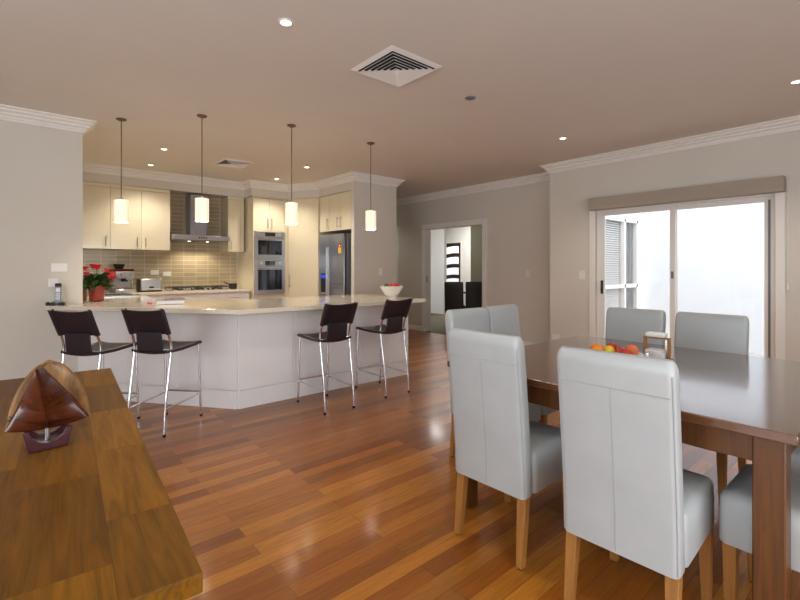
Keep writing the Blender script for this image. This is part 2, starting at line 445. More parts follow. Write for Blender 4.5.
# front door: dark leaf with bowed glass lights
fr = B(); fr.box(10.57, 10.72, 9.345, 9.385, 0, 2.1); fr.box(10.57, 10.72, 10.215, 10.255, 0, 2.1); fr.box(10.57, 10.72, 9.385, 10.215, 2.06, 2.1)
fd = struct('door_3', fr, M['trim'])
lf = B(); y0, y1 = 9.39, 10.21; x0, x1 = 10.6, 10.645
def arc(yy, amp): t = (yy-y0)/(y1-y0); return amp*math.sin(PI*(.25+.75*t))
K = 12; g = B()
lights = [(1.70,1.92),(1.36,1.58),(1.02,1.24),(.68,.90),(.34,.56)]
edges = [2.055]+[z for l in lights for z in (l[1], l[0])]+[.01]
lf.box(x0, x1, y0, y0+.09, .01, 2.055); lf.box(x0, x1, y1-.09, y1, .01, 2.055)
for k in range(0, len(edges), 2):
    up, dn = edges[k], edges[k+1]
    ys = [y0+.09+(y1-y0-.18)*i/K for i in range(K+1)]
    for i in range(K):
        ya, yb = ys[i], ys[i+1]; a = lambda q, z: z+(arc(q, .07)-.035 if .1 < z < 2.0 else 0)
        q = [(x, y, z) for x in (x0, x1) for y, z in ((ya, a(ya, dn)), (yb, a(yb, dn)), (yb, a(yb, up)), (ya, a(ya, up)))]
        lf.rings([q[:4], q[4:]])
leafd = ob('leaf', lf, M['front_door'], fd, smooth=False)
g.box(10.62, 10.626, y0+.08, y1-.08, .3, 1.98); ob('pane', g, M['glass'], fd, smooth=False)
# white door in the entry wall
fr = B(); fr.box(8.775, 8.799, 9.13, 9.2, 0, 2.13); fr.box(8.775, 8.799, 10.0, 10.07, 0, 2.13); fr.box(8.775, 8.799, 9.2, 10.0, 2.06, 2.13)
d4 = struct('door_4', fr, M['trim']); lf = B(); lf.box(8.82, 8.86, 9.21, 9.8, .01, 2.05); ob('leaf', lf, M['white_plastic'], d4, smooth=False)
lf = B(); lf.box(8.87, 8.89, 9.8, 9.99, .01, 2.05); ob('opening_shade_panel', lf, M['front_door'], d4, smooth=False)  # dark sheet standing in for the shaded opening beside the leaf

# ------------------------------------------------------------------ sliding door, pelmet and courtyard
fr = B()
fr.box(5.74, 5.80, DY0, DY0+.045, 0, DZ); fr.box(5.74, 5.80, DY1-.045, DY1, 0, DZ); fr.box(5.74, 5.80, DY0+.045, DY1-.045, DZ-.045, DZ); fr.box(5.74, 5.80, DY0+.045, DY1-.045, 0, .03)
sd = struct('door_5', fr, M['trim'], bevel=.003)
ar = B(); ar.box(5.678, 5.699, DY0-.075, DY0, 0, DZ+.07); ar.box(5.678, 5.699, DY1, DY1+.075, 0, DZ+.07); ar.box(5.678, 5.699, DY0, DY1, DZ, DZ+.07)
ob('architrave', ar, M['trim'], sd, bevel=.004, smooth=False)
def sash(y0, y1, x):
    s_ = B(); w = .055
    s_.box(x-.017, x+.017, y0, y0+w, .03, DZ-.046); s_.box(x-.017, x+.017, y1-w, y1, .03, DZ-.046)
    s_.box(x-.017, x+.017, y0+w, y1-w, DZ-.1, DZ-.046); s_.box(x-.017, x+.017, y0+w, y1-w, .03, .1)
    f = ob('sash', s_, M['trim'], sd, bevel=.002, smooth=False)
    g = B(); g.box(x-.003, x+.003, y0+w-.005, y1-w+.005, .095, DZ-.095); ob('pane', g, M['glass'], f, smooth=False)
    return f
s1 = sash(1.83, DY1-.046, 5.752); s2 = sash(DY0+.046, 1.88, 5.789)
h = B(); h.box(5.72, 5.734, 2.655, 2.685, .93, 1.10); h.tube(catmull([(5.725,2.67,.95),(5.695,2.665,.97),(5.69,2.66,1.02),(5.70,2.665,1.07),(5.725,2.67,1.08)]), .009, 8)
ob('handle', h, M['black'], s1, bevel=.003)
h = B(); h.box(5.728, 5.7345, 1.845, 1.87, 1.14, 1.22); ob('latch', h, M['grey_plastic'], s1, bevel=.002)
h = B(); h.box(5.767, 5.7715, .98, 1.0, .1, 1.95); ob('seal', h, M['grey_plastic'], s2, smooth=False)
pl = thing('roller_blind', 'taupe woven roller blind pelmet above the sliding glass door', 'blind', (5.69,1.815,2.0))
bb = B(); bb.box(-.11, .008, -.965, .965, 0, .15); ob('pelmet', bb, M['pelmet'], pl, bevel=.004)
bb = B(); bb.tube([(-.03,-.985,.1),(-.03,-.985,-.9)], .003, 6); bb.tube([(-.012,-.985,.1),(-.012,-.985,-.9)], .003, 6); bb.box(-.036, .006, -.993, -.977, -.95, -.89)
ob('cord', bb, M['white_plastic'], pl)
# courtyard
b = B(); b.box(5.83, 13, -6, 3.26, -.12, -.02); o = struct('floor_courtyard', b, M['paving'])
b = B(); b.box(8.4, 8.6, -6, 3.2, -.02, 3.4); o = struct('wall_courtyard', b, M['ext'])
b = B(); WX0, WX1, WZ0, WZ1 = 6.78, 8.2, .25, 2.08
b.box(6.16, WX0, 3.2, 3.26, -.02, 3.4); b.box(WX1, 8.6, 3.2, 3.35, -.02, 3.4); b.box(WX0, WX1, 3.2, 3.35, WZ1, 3.4); b.box(WX0, WX1, 3.2, 3.35, -.02, WZ0)
struct('wall_courtyard_side', b, M['ext'])
fr = B(); w = .05
for z0, z1 in ((WZ0, WZ0+w), (WZ1-w, WZ1), (.93, .99)): fr.box(WX0, WX1, 3.19, 3.26, z0, z1)
for x in (WX0, 7.66, WX1-w): fr.box(x, x+w, 3.19, 3.26, WZ0, WZ1)
w3 = struct('window_3', fr, M['trim'])
g = B(); g.box(WX0+.03, WX1-.03, 3.235, 3.24, WZ0+.03, WZ1-.03); ob('pane', g, M['glass'], w3, smooth=False)
g = B(); g.box(WX0+.02, WX1-.02, 3.32, 3.34, WZ0+.02, WZ1-.02); ob('backing', g, M['grey_plastic'], w3, smooth=False)
g = B()
k = WZ0+.08
while k < WZ1-.06:
    g.rings([[(WX0+.05, 3.262, k), (7.66, 3.262, k), (7.66, 3.296, k+.026), (WX0+.05, 3.296, k+.026)], [(WX0+.05, 3.262, k+.003), (7.66, 3.262, k+.003), (7.66, 3.296, k+.029), (WX0+.05, 3.296, k+.029)]])
    k += .036
ob('venetian_blind', g, M['white_plastic'], w3, smooth=False)

# ------------------------------------------------------------------ kitchen
def bar_handle(b_, x, y, z0, z1, vertical=True, r=.006, out=.03, L=.13):
    """bar handle standing off a -y face at y"""
    if vertical:
        b_.tube([(x, y-out, z0), (x, y-out, z1)], r, 8); b_.tube([(x, y, z0+.02), (x, y-out, z0+.02)], r*.8, 6); b_.tube([(x, y, z1-.02), (x, y-out, z1-.02)], r*.8, 6)
    else:
        b_.tube([(x, y-out, z0), (x+L, y-out, z0)], r, 8); b_.tube([(x+.02, y, z0), (x+.02, y-out, z0)], r*.8, 6); b_.tube([(x+L-.02, y, z0), (x+L-.02, y-out, z0)], r*.8, 6)
def door_part(parent, x0, x1, y, z0, z1, hx=None, hz=None, mat='cream', name='door', t=.019):
    d = B(); d.box(x0+.0018, x1-.0018, y-t, y, z0+.0018, z1-.0018)
    o = ob(name, d, M[mat], parent, bevel=.002, smooth=False)
    if hx is not None:
        hb = B(); bar_handle(hb, hx, y-t, hz[0], hz[1]); ob('handle', hb, M['steel'], o)
    return o
# wall cabinets (front of doors at Y=7.5)
def wall_cab(label, x0, x1, doors, filler=None):
    t = thing('wall_cabinet', label, 'cabinet', (x0, 7.855, 1.53), 0, 'cream wall cabinets')
    W = x1-x0
    bb = B(); bb.box(.001, W-.001, -.336, 0, 0, .925); ob('carcass', bb, M['cab_body'], t, smooth=False)
    for a, c, hx in doors:
        door_part(t, a-x0, c-x0, -.336, 0, .87, hx-x0 if hx else None, (.04, .18))
    if filler:
        bb = B(); bb.box(filler[0]-x0, filler[1]-x0, -.35, -.337, 0, .87); ob('filler_panel', bb, M['cream'], t, smooth=False)
    bb = B(); bb.box(.001, W-.001, -.352, -.337, .875, .925); ob('top_rail', bb, M['cream'], t, smooth=False)
    return t
wall_cab('cream gloss wall cabinet in the left kitchen corner, partly hidden by the left wall', .105, 1.02, [(.105,.56,.5),(.56,1.02,.965)])
wall_cab('cream gloss two-door wall cabinet left of the rangehood', 1.02, 1.80, [(1.02,1.41,1.355),(1.41,1.80,1.465)])
wall_cab('narrow cream gloss wall cabinet right of the rangehood', 2.68, 2.95, [(2.68,2.89,2.73)], (2.892,2.949))
# splashback
sp = B(); sp.box(.105, 2.955, 7.856, 7.8595, .93, 1.53); sp.box(1.802, 2.678, 7.8562, 7.8597, 1.53, 2.455)
tag(ob('tile_splashback', sp, M['tile'], smooth=False), 'beige stack-bond tile splashback behind the gas cooktop', 'splashback')
# rangehood
t = thing('rangehood', 'stainless steel canopy rangehood on the tiled wall', 'rangehood', (2.24,7.85,1.70))
bb = B(); bb.box(-.43, .43, -.47, 0, .0, .075); ob('canopy', bb, M['steel'], t, bevel=.004)
bb = B(); bb.box(-.40, .40, -.44, -.03, -.012, .0); ob('filter', bb, M['grey_plastic'], t)
bb = B(); bb.box(-.125, .125, -.27, 0, .075, .74); ob('chimney', bb, M['steel_v'], t, bevel=.003)
bb = B()
for i in range(4): bb.box(-.06+i*.035, -.04+i*.035, -.4745, -.4702, .025, .045)
ob('button', bb, M['black'], t)
for sx in (-.14, .14):
    bb = B(); bb.lathe([(.02,0),(.02,-.003),(0,-.003)], (sx,-.25,-.0125), 14); ob('hood_lamp', bb, M['lamp'], t)
    ld = bpy.data.lights.new('hood_spot', 'SPOT'); ld.energy = 8; ld.color = (1,.85,.66); ld.spot_size = rad(130); ld.spot_blend = .6; ld.shadow_soft_size = .02
    lo = bpy.data.objects.new('hood_spot', ld); COL.objects.link(lo); lo.parent = t; lo.location = (sx,-.25,-.03)
# base cabinets along the back wall
def base_unit(label, x0, x1, hz):
    t = thing('base_cabinet', label, 'cabinet', (x0,7.85,0), 0, 'cream drawer units under the cooktop run'); W = x1-x0
    bb = B(); bb.box(.001, W-.001, -.56, 0, .12, .866); ob('carcass', bb, M['cab_body'], t, smooth=False)
    bb = B(); bb.box(.001, W-.001, -.5, -.48, 0, .12); ob('plinth', bb, M['cab_body'], t, smooth=False)
    for z0, z1 in ((.66,.866),(.39,.66),(.12,.39)):
        d = B(); d.box(.003, W-.003, -.58, -.561, z0+.002, z1-.002); o = ob('drawer', d, M['island'], t, bevel=.002, smooth=False)
        hb = B(); bar_handle(hb, W/2-.09, -.58, z1-.09, 0, False, L=.18); ob('handle', hb, M['steel'], o)
    return t
base_unit('cream drawer unit left of the cooktop drawers, beside the toaster end', 1.26, 1.84, 0)
base_unit('cream drawer unit directly under the gas cooktop', 1.84, 2.44, 0)
base_unit('cream drawer unit beside the oven tower', 2.44, 2.95, 0)
# worktops: U run, one continuous top
TOP = .91
poly = [(.205,5.30),(1.42,3.70),(3.55,3.68),(3.55,4.90),(1.95,4.90),(1.25,5.72),(1.25,7.24),(2.952,7.24),(2.952,7.853),(.104,7.853),(.104,5.503),(.503,5.503),(.503,5.357),(.22,5.357)]
bb = B(); bb.prism(poly, TOP-.04, TOP)
o = tag(ob('kitchen_benchtop', bb, M['stone'], bevel=.003, smooth=False), 'polished cream stone benchtop with pale edge running round the kitchen', 'benchtop')
# breakfast bar base
t = thing('breakfast_bar', 'white panelled angled breakfast bar base under the stone benchtop', 'kitchen bench', (1.5,3.95,0))
def L(p): return (p[0]-1.5, p[1]-3.95)
bb = B(); bb.prism([L(p) for p in [(.47,5.35),(1.51,3.97),(3.53,3.97),(3.53,4.85),(1.93,4.85),(1.22,5.68),(1.22,7.23),(.11,7.23),(.11,5.51),(.504,5.506),(.503,5.352)]], .001, .868); ob('carcass', bb, M['island'], t, smooth=False)
def panel_run(p, q, cuts, z0, z1, name):
    p, q = Vector(p), Vector(q); d = (q-p); n = Vector((d.y, -d.x)).normalized()
    for a, c in zip(cuts[:-1], cuts[1:]):
        A, C = p+d*(a+.0009), p+d*(c-.0009)
        poly_ = [L(A), L(C), L(C+n*.018), L(A+n*.018)]
        bb = B(); bb.prism(poly_, z0, z1); ob(name, bb, M['island'], t, bevel=.0015, smooth=False)
lft = ((.47,5.35),(1.51,3.97)); rgt = ((1.51,3.97),(3.53,3.97))
panel_run(*lft, [0,.33,.66,1], .168, .868, 'panel'); panel_run(*rgt, [0,.26,.275,.62,.98,1], .168, .868, 'panel')
panel_run(*lft, [0,1], .001, .164, 'plinth'); panel_run(*rgt, [0,1], .001, .164, 'plinth')
# oven tower
t = thing('oven_tower', 'tall cream cabinet tower that houses the two ovens', 'cabinet', (2.985,7.852,0))
bb = B(); W = .575
bb.box(0, .018, -.652, 0, 0, 2.455); bb.box(W-.018, W, -.652, 0, 0, 2.455); bb.box(.018, W-.018, -.62, -.6, .1, .80); bb.box(.018, W-.018, -.02, 0, .1, 2.45)
for z in (.80, 1.395, 1.875): bb.box(.018, W-.018, -.652, -.02, z, z+.018)
bb.box(.018, W-.018, -.652, -.02, 2.437, 2.455)
ob('carcass', bb, M['cream'], t, smooth=False)
door_part(t, .018, .2875, -.62, 1.895, 2.435, .25, (.04+1.9, .2+1.9)); door_part(t, .2875, .557, -.62, 1.895, 2.435, .325, (.04+1.9, .2+1.9))
d = B(); d.box(.02, .555, -.64, -.621, .42, .795); o = ob('drawer', d, M['cream'], t, bevel=.002, smooth=False)
hb = B(); bar_handle(hb, .2, -.64, .74, 0, False, L=.18); ob('handle', hb, M['steel'], o)
d = B(); d.box(.02, .555, -.64, -.621, .1, .416); o = ob('drawer', d, M['cream'], t, bevel=.002, smooth=False)
def oven(label, z0, H, ctrl):
    t = thing('built_in_oven', label, 'oven', (3.005,7.2,z0), 0, 'stainless ovens in the tower'); W = .535
    bb = B(); bb.box(.005, W-.005, .012, .5, .003, H-.004); ob('body', bb, M['black'], t, smooth=False)
    bb = B(); bb.box(0, W, -.022, .011, 0, H-ctrl-.004); dr = ob('door', bb, M['steel'], t, bevel=.003)
    bb = B(); bb.box(.055, W-.055, -.0255, -.0222, .07, H-ctrl-.06); ob('glass', bb, M['oven_glass'], dr, bevel=.004)
    bb = B(); bb.tube([(.05,-.055,H-ctrl-.035),(W-.05,-.055,H-ctrl-.035)], .009, 10)
    for x in (.09, W-.09): bb.tube([(x,-.022,H-ctrl-.035),(x,-.055,H-ctrl-.035)], .007, 8)
    ob('handle', bb, M['chrome'], dr)
    bb = B(); bb.box(0, W, -.022, .011, H-ctrl, H-.002); cp = ob('control_panel', bb, M['steel'], t, bevel=.003)
    bb = B(); bb.box(W/2-.09, W/2+.09, -.0252, -.0222, H-ctrl+.012, H-.014); ob('display', bb, M['oven_glass'], cp)
    for x in (.1, W-.1):
        bb = B(); bb.mv(Matrix.Identity(4)); bb.tube([(x,-.022,H-ctrl/2),(x,-.045,H-ctrl/2)], .016, 14); ob('knob', bb, M['chrome'], cp)
oven('upper compact stainless oven with black glass door', 1.4135, .461, .09)
oven('lower larger stainless oven with black glass door', .8185, .576, .1)
# angled pantry
v = Vector((.278,-.58)); ang = math.degrees(math.atan2(v.y, v.x))
t = thing('pantry_cupboard', 'tall cream pantry cupboard with full height angled door between ovens and fridge', 'cabinet', (3.62,7.2,0), ang)
bb = B(); bb.box(.003, v.length-.003, .0, .02, .1, 2.455); bb.prism([tuple(Matrix.Rotation(-rad(ang),2) @ Vector(q)) for q in ((-.056,.002),(-.056,.02),(-.001,.02),(-.001,.002))], 0, 2.455); ob('carcass', bb, M['cab_body'], t, smooth=False)
door_part(t, .012, v.length-.012, 0, .12, 2.44, .055, (.92, 1.14))
bb = B(); bb.box(.003, v.length-.003, .004, .02, 0, .099); ob('plinth', bb, M['cab_body'], t, smooth=False)
# fridge and cabinet over it (face -X): local frame rotated so local -y = world -X
t = thing('fridge_cabinet', 'cream three-door cabinet over the fridge', 'cabinet', (3.9,6.615,0), -90)
bb = B(); bb.box(.0, .93, .02, .72, 1.86, 2.455); bb.box(0, .02, .02, .72, 0, 1.86); ob('carcass', bb, M['cab_body'], t, smooth=False)
for i, hx in enumerate((.27, .575, .665)):
    door_part(t, .31*i, .31*(i+1), .019, 1.86, 2.45, hx, (1.9, 2.07))
t = thing('fridge', 'stainless side-by-side fridge with water dispenser', 'fridge', (3.86,6.58,0), -90)
bb = B(); bb.box(0, .76, .06, .74, .02, 1.80); ob('body', bb, M['grey_plastic'], t, bevel=.004)
bb = B(); bb.box(.002, .335, 0, .055, .06, 1.80); fz = ob('freezer_door', bb, M['steel_v'], t, bevel=.012, seg=3)
bb = B(); bb.box(.341, .758, 0, .055, .06, 1.80); fr_ = ob('fridge_door', bb, M['steel_v'], t, bevel=.012, seg=3)
for par, x in ((fz, .312), (fr_, .365)):
    hb = B(); hb.tube([(x,-.045,.55),(x,-.045,1.6)], .011, 10)
    for z in (.6, 1.08, 1.55): hb.tube([(x,0,z),(x,-.045,z)], .008, 8)
    ob('handle', hb, M['steel'], par)
bb = B(); bb.box(.08, .235, -.004, .0, .82, 1.17); dsp = ob('dispenser', bb, M['black'], fz, bevel=.003)
bb = B(); bb.box(.1, .215, -.0065, -.0042, 1.09, 1.15); ob('display', bb, M['blue_screen'], dsp)
bb = B(); bb.box(.095, .22, -.012, -.0042, .83, .86); ob('drip_tray', bb, M['steel'], dsp)
bb = B(); bb.box(.40, .72, -.007, -.0005, 1.0, 1.016); ob('trim_strip', bb, M['grey_plastic'], fr_)
bb = B(); bb.box(.60, .68, -.002, -.0005, 1.49, 1.62); lb = ob('energy_label', bb, M['label_yellow'], fr_, smooth=False)
bb = B(); bb.prism_y([(.60,1.585),(.68,1.585)]+[(.64+.04*math.cos(PI*i/10), 1.62+.035*math.sin(PI*i/10)) for i in range(11)], -.0035, -.0021); ob('rating_arch', bb, M['label_red'], lb, smooth=False)
bb = B(); bb.prism_y([(.64+.022*math.cos(PI*i/10), 1.602+.022*math.sin(PI*i/10)) for i in range(11)], -.0045, -.0036); ob('rating_dial', bb, M['paper'], lb, smooth=False)
for x in (.05, .69):
    for y in (.12, .68):
        bb = B(); bb.lathe([(.02,0),(.02,.02)], (x,y,0), 10); ob('foot', bb, M['black'], t)
# cooktop
t = thing('gas_cooktop', 'stainless gas cooktop with black trivets under the rangehood', 'cooktop', (2.22,7.53,TOP+.0005))
bb = B(); bb.box(-.43, .43, -.25, .25, 0, .012); ob('plate', bb, M['steel'], t, bevel=.003)
for x, y, r in ((-.3,.12,.04),(-.3,-.12,.05),(0,0,.065),(.3,.12,.05),(.3,-.12,.04)):
    bb = B(); bb.lathe([(r,.012),(r,.022),(r*.75,.028),(r*.75,.034),(0,.036)], (x,y,0), 18); ob('burner', bb, M['iron'], t)
for x in (-.3, 0, .3):
    bb = B(); w, l = .13, .225
    bb.tube([(x-w,-l,.05),(x+w,-l,.05),(x+w,l,.05),(x-w,l,.05)], .006, 4, True)
    for yy in (-.12, .0, .12): bb.tube([(x-w,yy,.05),(x-.03,yy,.056)], .006, 6); bb.tube([(x+w,yy,.05),(x+.03,yy,.056)], .006, 6)
    bb.tube([(x,-l,.05),(x,-.04,.056)], .006, 6); bb.tube([(x,l,.05),(x,.04,.056)], .006, 6)
    for sx in (-w, w):
        for sy in (-l, l): bb.tube([(x+sx,sy,.012),(x+sx,sy,.05)], .006, 6)
    ob('trivet', bb, M['iron'], t)
for i in range(5):
    bb = B(); bb.lathe([(.018,.012),(.018,.03),(.014,.036),(0,.036)], (-.16+i*.08,-.225,0), 14); ob('knob', bb, M['black'], t)
# sink with ribbed drainer on the side run
t = thing('kitchen_sink', 'stainless drainer sink set in the benchtop behind the potted flowers', 'sink', (.93,6.72,TOP+.0005))
bb = B()
bb.box(-.24, .24, -.42, -.4, 0, .008); bb.box(-.24, .24, .4, .42, 0, .008); bb.box(-.24, -.2, -.4, .4, 0, .008); bb.box(.2, .24, -.4, .4, 0, .008); bb.box(-.2, .2, -.4, 0, 0, .004); bb.box(-.2,.2,0,.4,0,.002)
ob('rim', bb, M['steel'], t)
bb = B()
for i in range(9): bb.tube([(-.17+i*.042,-.38,.009),(-.17+i*.042,-.04,.009)], .005, 6)
ob('drainer_rib', bb, M['chrome'], t)
bb = B(); bb.box(-.19, .19, .02, .38, .0022, .0035); ob('bowl', bb, M['iron'], t)
# tap
bb = B(); bb.lathe([(.024,0),(.024,.02),(.014,.03)], (.62,6.95,TOP+.001), 14); bb.tube(catmull([(.62,6.95,TOP+.02),(.62,6.95,TOP+.16),(.66,6.95,TOP+.21),(.74,6.95,TOP+.21),(.79,6.95,TOP+.17)]), .01, 10)
tag(ob('mixer_tap', bb, M['chrome']), 'curved chrome tap behind the flowers beside the sink', 'tap')
# coffee machine
t = thing('coffee_machine', 'stainless espresso machine with dark red top beside the toaster', 'coffee machine', (1.165,7.55,TOP+.001), 8)
bb = B(); bb.box(-.12, .12, -.02, .14, .02, .3); bb.box(-.12, .12, -.16, -.02, .2, .3); bb.box(-.12, .12, -.16, -.02, 0, .05); bb.box(-.12,.12,-.02,.14,0,.02); ob('body', bb, M['steel'], t, bevel=.008)
bb = B(); bb.box(-.12, .12, -.15, .14, .301, .335); ob('cup_rail', bb, M['copper'], t, bevel=.006)
bb = B(); bb.lathe([(.05,.336),(.075,.4),(.075,.405),(0,.41)], (-.02,.03,0), 18); ob('bean_hopper', bb, M['black'], t)
bb = B(); bb.lathe([(.034,.155),(.034,.2)], (0,-.09,0), 16); bb.tube([(0,-.12,.17),(0,-.24,.165)], .011, 8); ob('portafilter', bb, M['black'], t)
bb = B(); bb.tube(catmull([(.09,-.1,.2),(.1,-.13,.15),(.095,-.12,.08)]), .005, 6); ob('steam_wand', bb, M['chrome'], t)
bb = B(); bb.box(-.11, .11, -.155, -.03, .0505, .056); ob('drip_tray', bb, M['black'], t)
bb = B(); bb.tube([(.06,-.1605,.25),(.06,-.175,.25)], .018, 14); bb.tube([(-.06,-.1605,.25),(-.06,-.175,.25)], .014, 14); ob('dial', bb, M['chrome'], t)
# toaster
t = thing('toaster', 'wide brushed steel toaster right of the coffee machine', 'toaster', (1.53,7.52,TOP+.001), 0)
bb = B(); bb.box(-.15, .15, -.085, .085, .012, .195); ob('body', bb, M['steel'], t, bevel=.03, seg=4)
bb = B(); bb.box(-.167, -.1505, -.08, .08, .0, .19); bb.box(-.15,.15,-.07,.07,0,.011); ob('end_cap', bb, M['black'], t, bevel=.006)
bb = B(); bb.box(-.12, .12, -.045, -.015, .195, .1965); bb.box(-.12, .12, .015, .045, .195, .1965); ob('slot', bb, M['black'], t)
bb = B(); bb.box(-.03, .03, -.092, -.0855, .05, .075); ob('lever', bb, M['black'], t, bevel=.002)
# mortar-like dark pot with handle
t = thing('small_saucepan', 'small dark saucepan at the right end of the back benchtop', 'saucepan', (2.76,7.5,TOP+.001), -30)
bb = B(); bb.lathe([(.05,0),(.062,.006),(.068,.09),(.064,.09),(.058,.01),(0,.008)], n=20); ob('pot', bb, M['iron'], t)
bb = B(); bb.tube(catmull([(-.066,0,.08),(-.1,0,.095),(-.14,0,.115)]), .009, 8); ob('handle', bb, M['black'], t)
# outlets & switches
def plate(name, label, loc, rz, w, h, rockers, cat, group=None, sub='rocker'):
    t = thing(name, label, cat, loc, rz, group)
    bb = B(); bb.box(-w/2, w/2, -.009, 0, -h/2, h/2); ob('plate', bb, M['white_plastic'], t, bevel=.002)
    for i in range(rockers):
        x = (i-(rockers-1)/2)*w/(rockers+.3)
        bb = B(); bb.box(x-.008, x+.008, -.013, -.0092, -.012, .012); ob(sub, bb, M['silver_plastic'] if 'grey' in label else M['white_plastic'], t, bevel=.001)
    return t
plate('power_outlet', 'white power point on beige tiles above the toaster', (1.66,7.8555,1.19), 0, .115, .072, 2, 'power outlet', 'kitchen power points')
plate('power_outlet', 'white power point on beige tiles between toaster and cooktop', (1.835,7.8555,1.165), 0, .115, .072, 2, 'power outlet', 'kitchen power points')
plate('light_switch', 'wide white switch plate on left wall above the phone', (.315,5.3585,1.265), 0, .125, .08, 1, 'switch')
plate('power_outlet', 'white wall socket directly behind the cordless phone', (.27,5.3585,1.12), 0, .075, .08, 1, 'power outlet')
plate('light_switch', 'white switch on the column by the fridge', (4.4,5.5985,1.2), 0, .075, .115, 2, 'switch')
plate('light_switch', 'white switch on the far wall right of the doorway', (6.1485,4.04,1.165), -90, .075, .115, 1, 'switch')
plate('light_switch', 'white switch on right wall beside the sliding door', (5.6985,2.92,1.165), -90, .075, .115, 2, 'switch')
plate('power_outlet', 'white wall socket with plug low behind the white chairs on right wall', (5.6985,3.3,.3), -90, .115, .072, 2, 'power outlet')

# potted flowers
t = thing('flowering_plant', 'potted red flowers in a glossy red pot on the benchtop', 'plant', (.645,5.63,TOP+.001))
bb = B(); bb.lathe([(.05,0),(.066,.01),(.078,.14),(.08,.16),(.073,.16),(.07,.14),(0,.138)], n=24); ob('pot', bb, M['red_pot'], t)
bb = B(); bb.lathe([(.0715,.1385),(0,.15)], n=18); ob('soil', bb, M['soil'], t)
lf = B(); st = B()
for i in range(130):
    a = random.uniform(0, 2*PI); e = random.uniform(-.1, 1.1); r = random.uniform(.02, .05)
    base = (r*math.cos(a), r*math.sin(a), .15+random.uniform(0,.12))
    lf.leaf(base, (math.cos(a)*math.cos(e), math.sin(a)*math.cos(e), math.sin(e)), random.uniform(.09,.17), random.uniform(.018,.032), random.uniform(.2,.7))
ob('foliage', lf, M['leaf'], t, fix=False)
def flower(pos, mat, n=9):
    f = B()
    for i in range(n*2):
        a = 2*PI*i/n+random.uniform(-.2,.2); e = .2+.8*(i >= n)
        f.leaf(pos, (math.cos(a)*math.cos(e), math.sin(a)*math.cos(e), math.sin(e)), .058, .019, .2)
    f.ball(pos, .01); return ob('flower', f, M[mat], t, fix=False)
for x, y, z, m in ((-.1,-.02,.33,'petal'),(-.035,.0,.355,'petal'),(-.095,-.05,.27,'petal'),(.02,.05,.35,'petal_pink'),(.09,-.02,.31,'petal_pink'),(.13,-.04,.27,'petal_pink'),(.105,-.06,.24,'petal_pink'),(.15,.0,.235,'petal_pink'),(-.01,-.08,.34,'petal')):
    flower((x,y,z), m)
    st.tube(catmull([(0,0,.15),(x*.4,y*.4,z*.6+.06),(x,y,z)]), .0025, 5)
ob('stem', st, M['leaf'], t)
# soap bottle
t = thing('pump_bottle', 'amber pump bottle with dark top beside the flower pot', 'bottle', (.557,5.88,TOP+.001))
bb = B(); bb.lathe([(.028,0),(.03,.01),(.03,.1),(.014,.12),(.014,.13)], n=16); ob('bottle', bb, M['amber'], t)
bb = B(); bb.lathe([(.016,.131),(.016,.15),(.006,.155),(.006,.175),(.014,.178),(.014,.188),(0,.19)], n=14); bb.tube([(0,0,.182),(.04,0,.178)], .005, 6); ob('pump', bb, M['black'], t)
# cordless phone
t = thing('cordless_phone', 'silver and black cordless phone upright in its cradle by the left wall', 'phone', (.30,5.26,TOP+.001), -12)
bb = B(); bb.box(-.06, .06, -.055, .05, 0, .03); ob('cradle', bb, M['black'], t, bevel=.012, seg=3)
bb = B(); bb.lathe([(.045,.0),(.045,.035),(.035,.042),(0,.042)], (.0,-.01,0), 18); ob('cradle_ring', bb, M['grey_plastic'], t)
hs = B(); hs.box(-.024, .024, -.012, .014, 0, .165); hs.mv(Matrix.Translation((0,0,.035)) @ Matrix.Rotation(rad(-10), 4, 'X')); o = ob('handset', hs, M['silver_plastic'], t, bevel=.008, seg=3)
hs = B(); hs.box(-.025, .025, -.014, .016, .135, .172); hs.mv(Matrix.Translation((0,0,.035)) @ Matrix.Rotation(rad(-10), 4, 'X')); ob('earpiece', hs, M['black'], o, bevel=.007, seg=3)
hs = B(); hs.box(-.017, .017, -.0145, -.0122, .09, .125); hs.mv(Matrix.Translation((0,0,.035)) @ Matrix.Rotation(rad(-10), 4, 'X')); ob('screen', hs, M['paper'], o)
hs = B()
for r in range(4):
    for c in range(3): hs.box(-.017+c*.0125, -.009+c*.0125, -.0145, -.0122, .02+r*.016, .03+r*.016)
hs.mv(Matrix.Translation((0,0,.035)) @ Matrix.Rotation(rad(-10), 4, 'X')); ob('keypad', hs, M['white_plastic'], o)
bb = B(); bb.box(-.088, -.062, -.03, .03, 0, .034); ob('base_station', bb, M['black'], t, bevel=.008)
# magazine stack on the bench
t = thing('magazine', 'white-edged magazine lying flat on the stone benchtop under a smaller one', 'magazine', (1.15,4.78,TOP+.001), -13)
bb = B(); bb.box(-.12, .12, -.085, .085, .003, .034); ob('pages', bb, M['paper'], t)
bb = B(); bb.box(-.123, .123, -.088, .088, .0345, .039); bb.box(-.123, .123, -.088, .088, 0, .0027); bb.box(-.123,.123,.086,.09,.0,.039); ob('cover', bb, M['cover'], t, bevel=.001)
t = thing('magazine', 'brown covered magazine on top of the white-edged magazine on the benchtop', 'magazine', (1.185,4.80,TOP+.0405), -8)
bb = B(); bb.box(-.085, .085, -.08, .08, .001, .014); ob('pages', bb, M['paper'], t)
bb = B(); bb.box(-.087, .087, -.083, .083, .0142, .017); bb.box(-.087, .087, -.083, .083, 0, .0009); bb.box(-.087,.087,-.084,-.0805,0,.017); ob('cover', bb, M['cover'], t)
bb = B(); bb.lathe([(.02,0),(.024,.01),(.02,.022),(0,.024)], (.98,4.83,TOP+.001), 14)
tag(ob('pink_lid', bb, M['pink']), 'small pink plastic lid left of the magazine', 'lid')
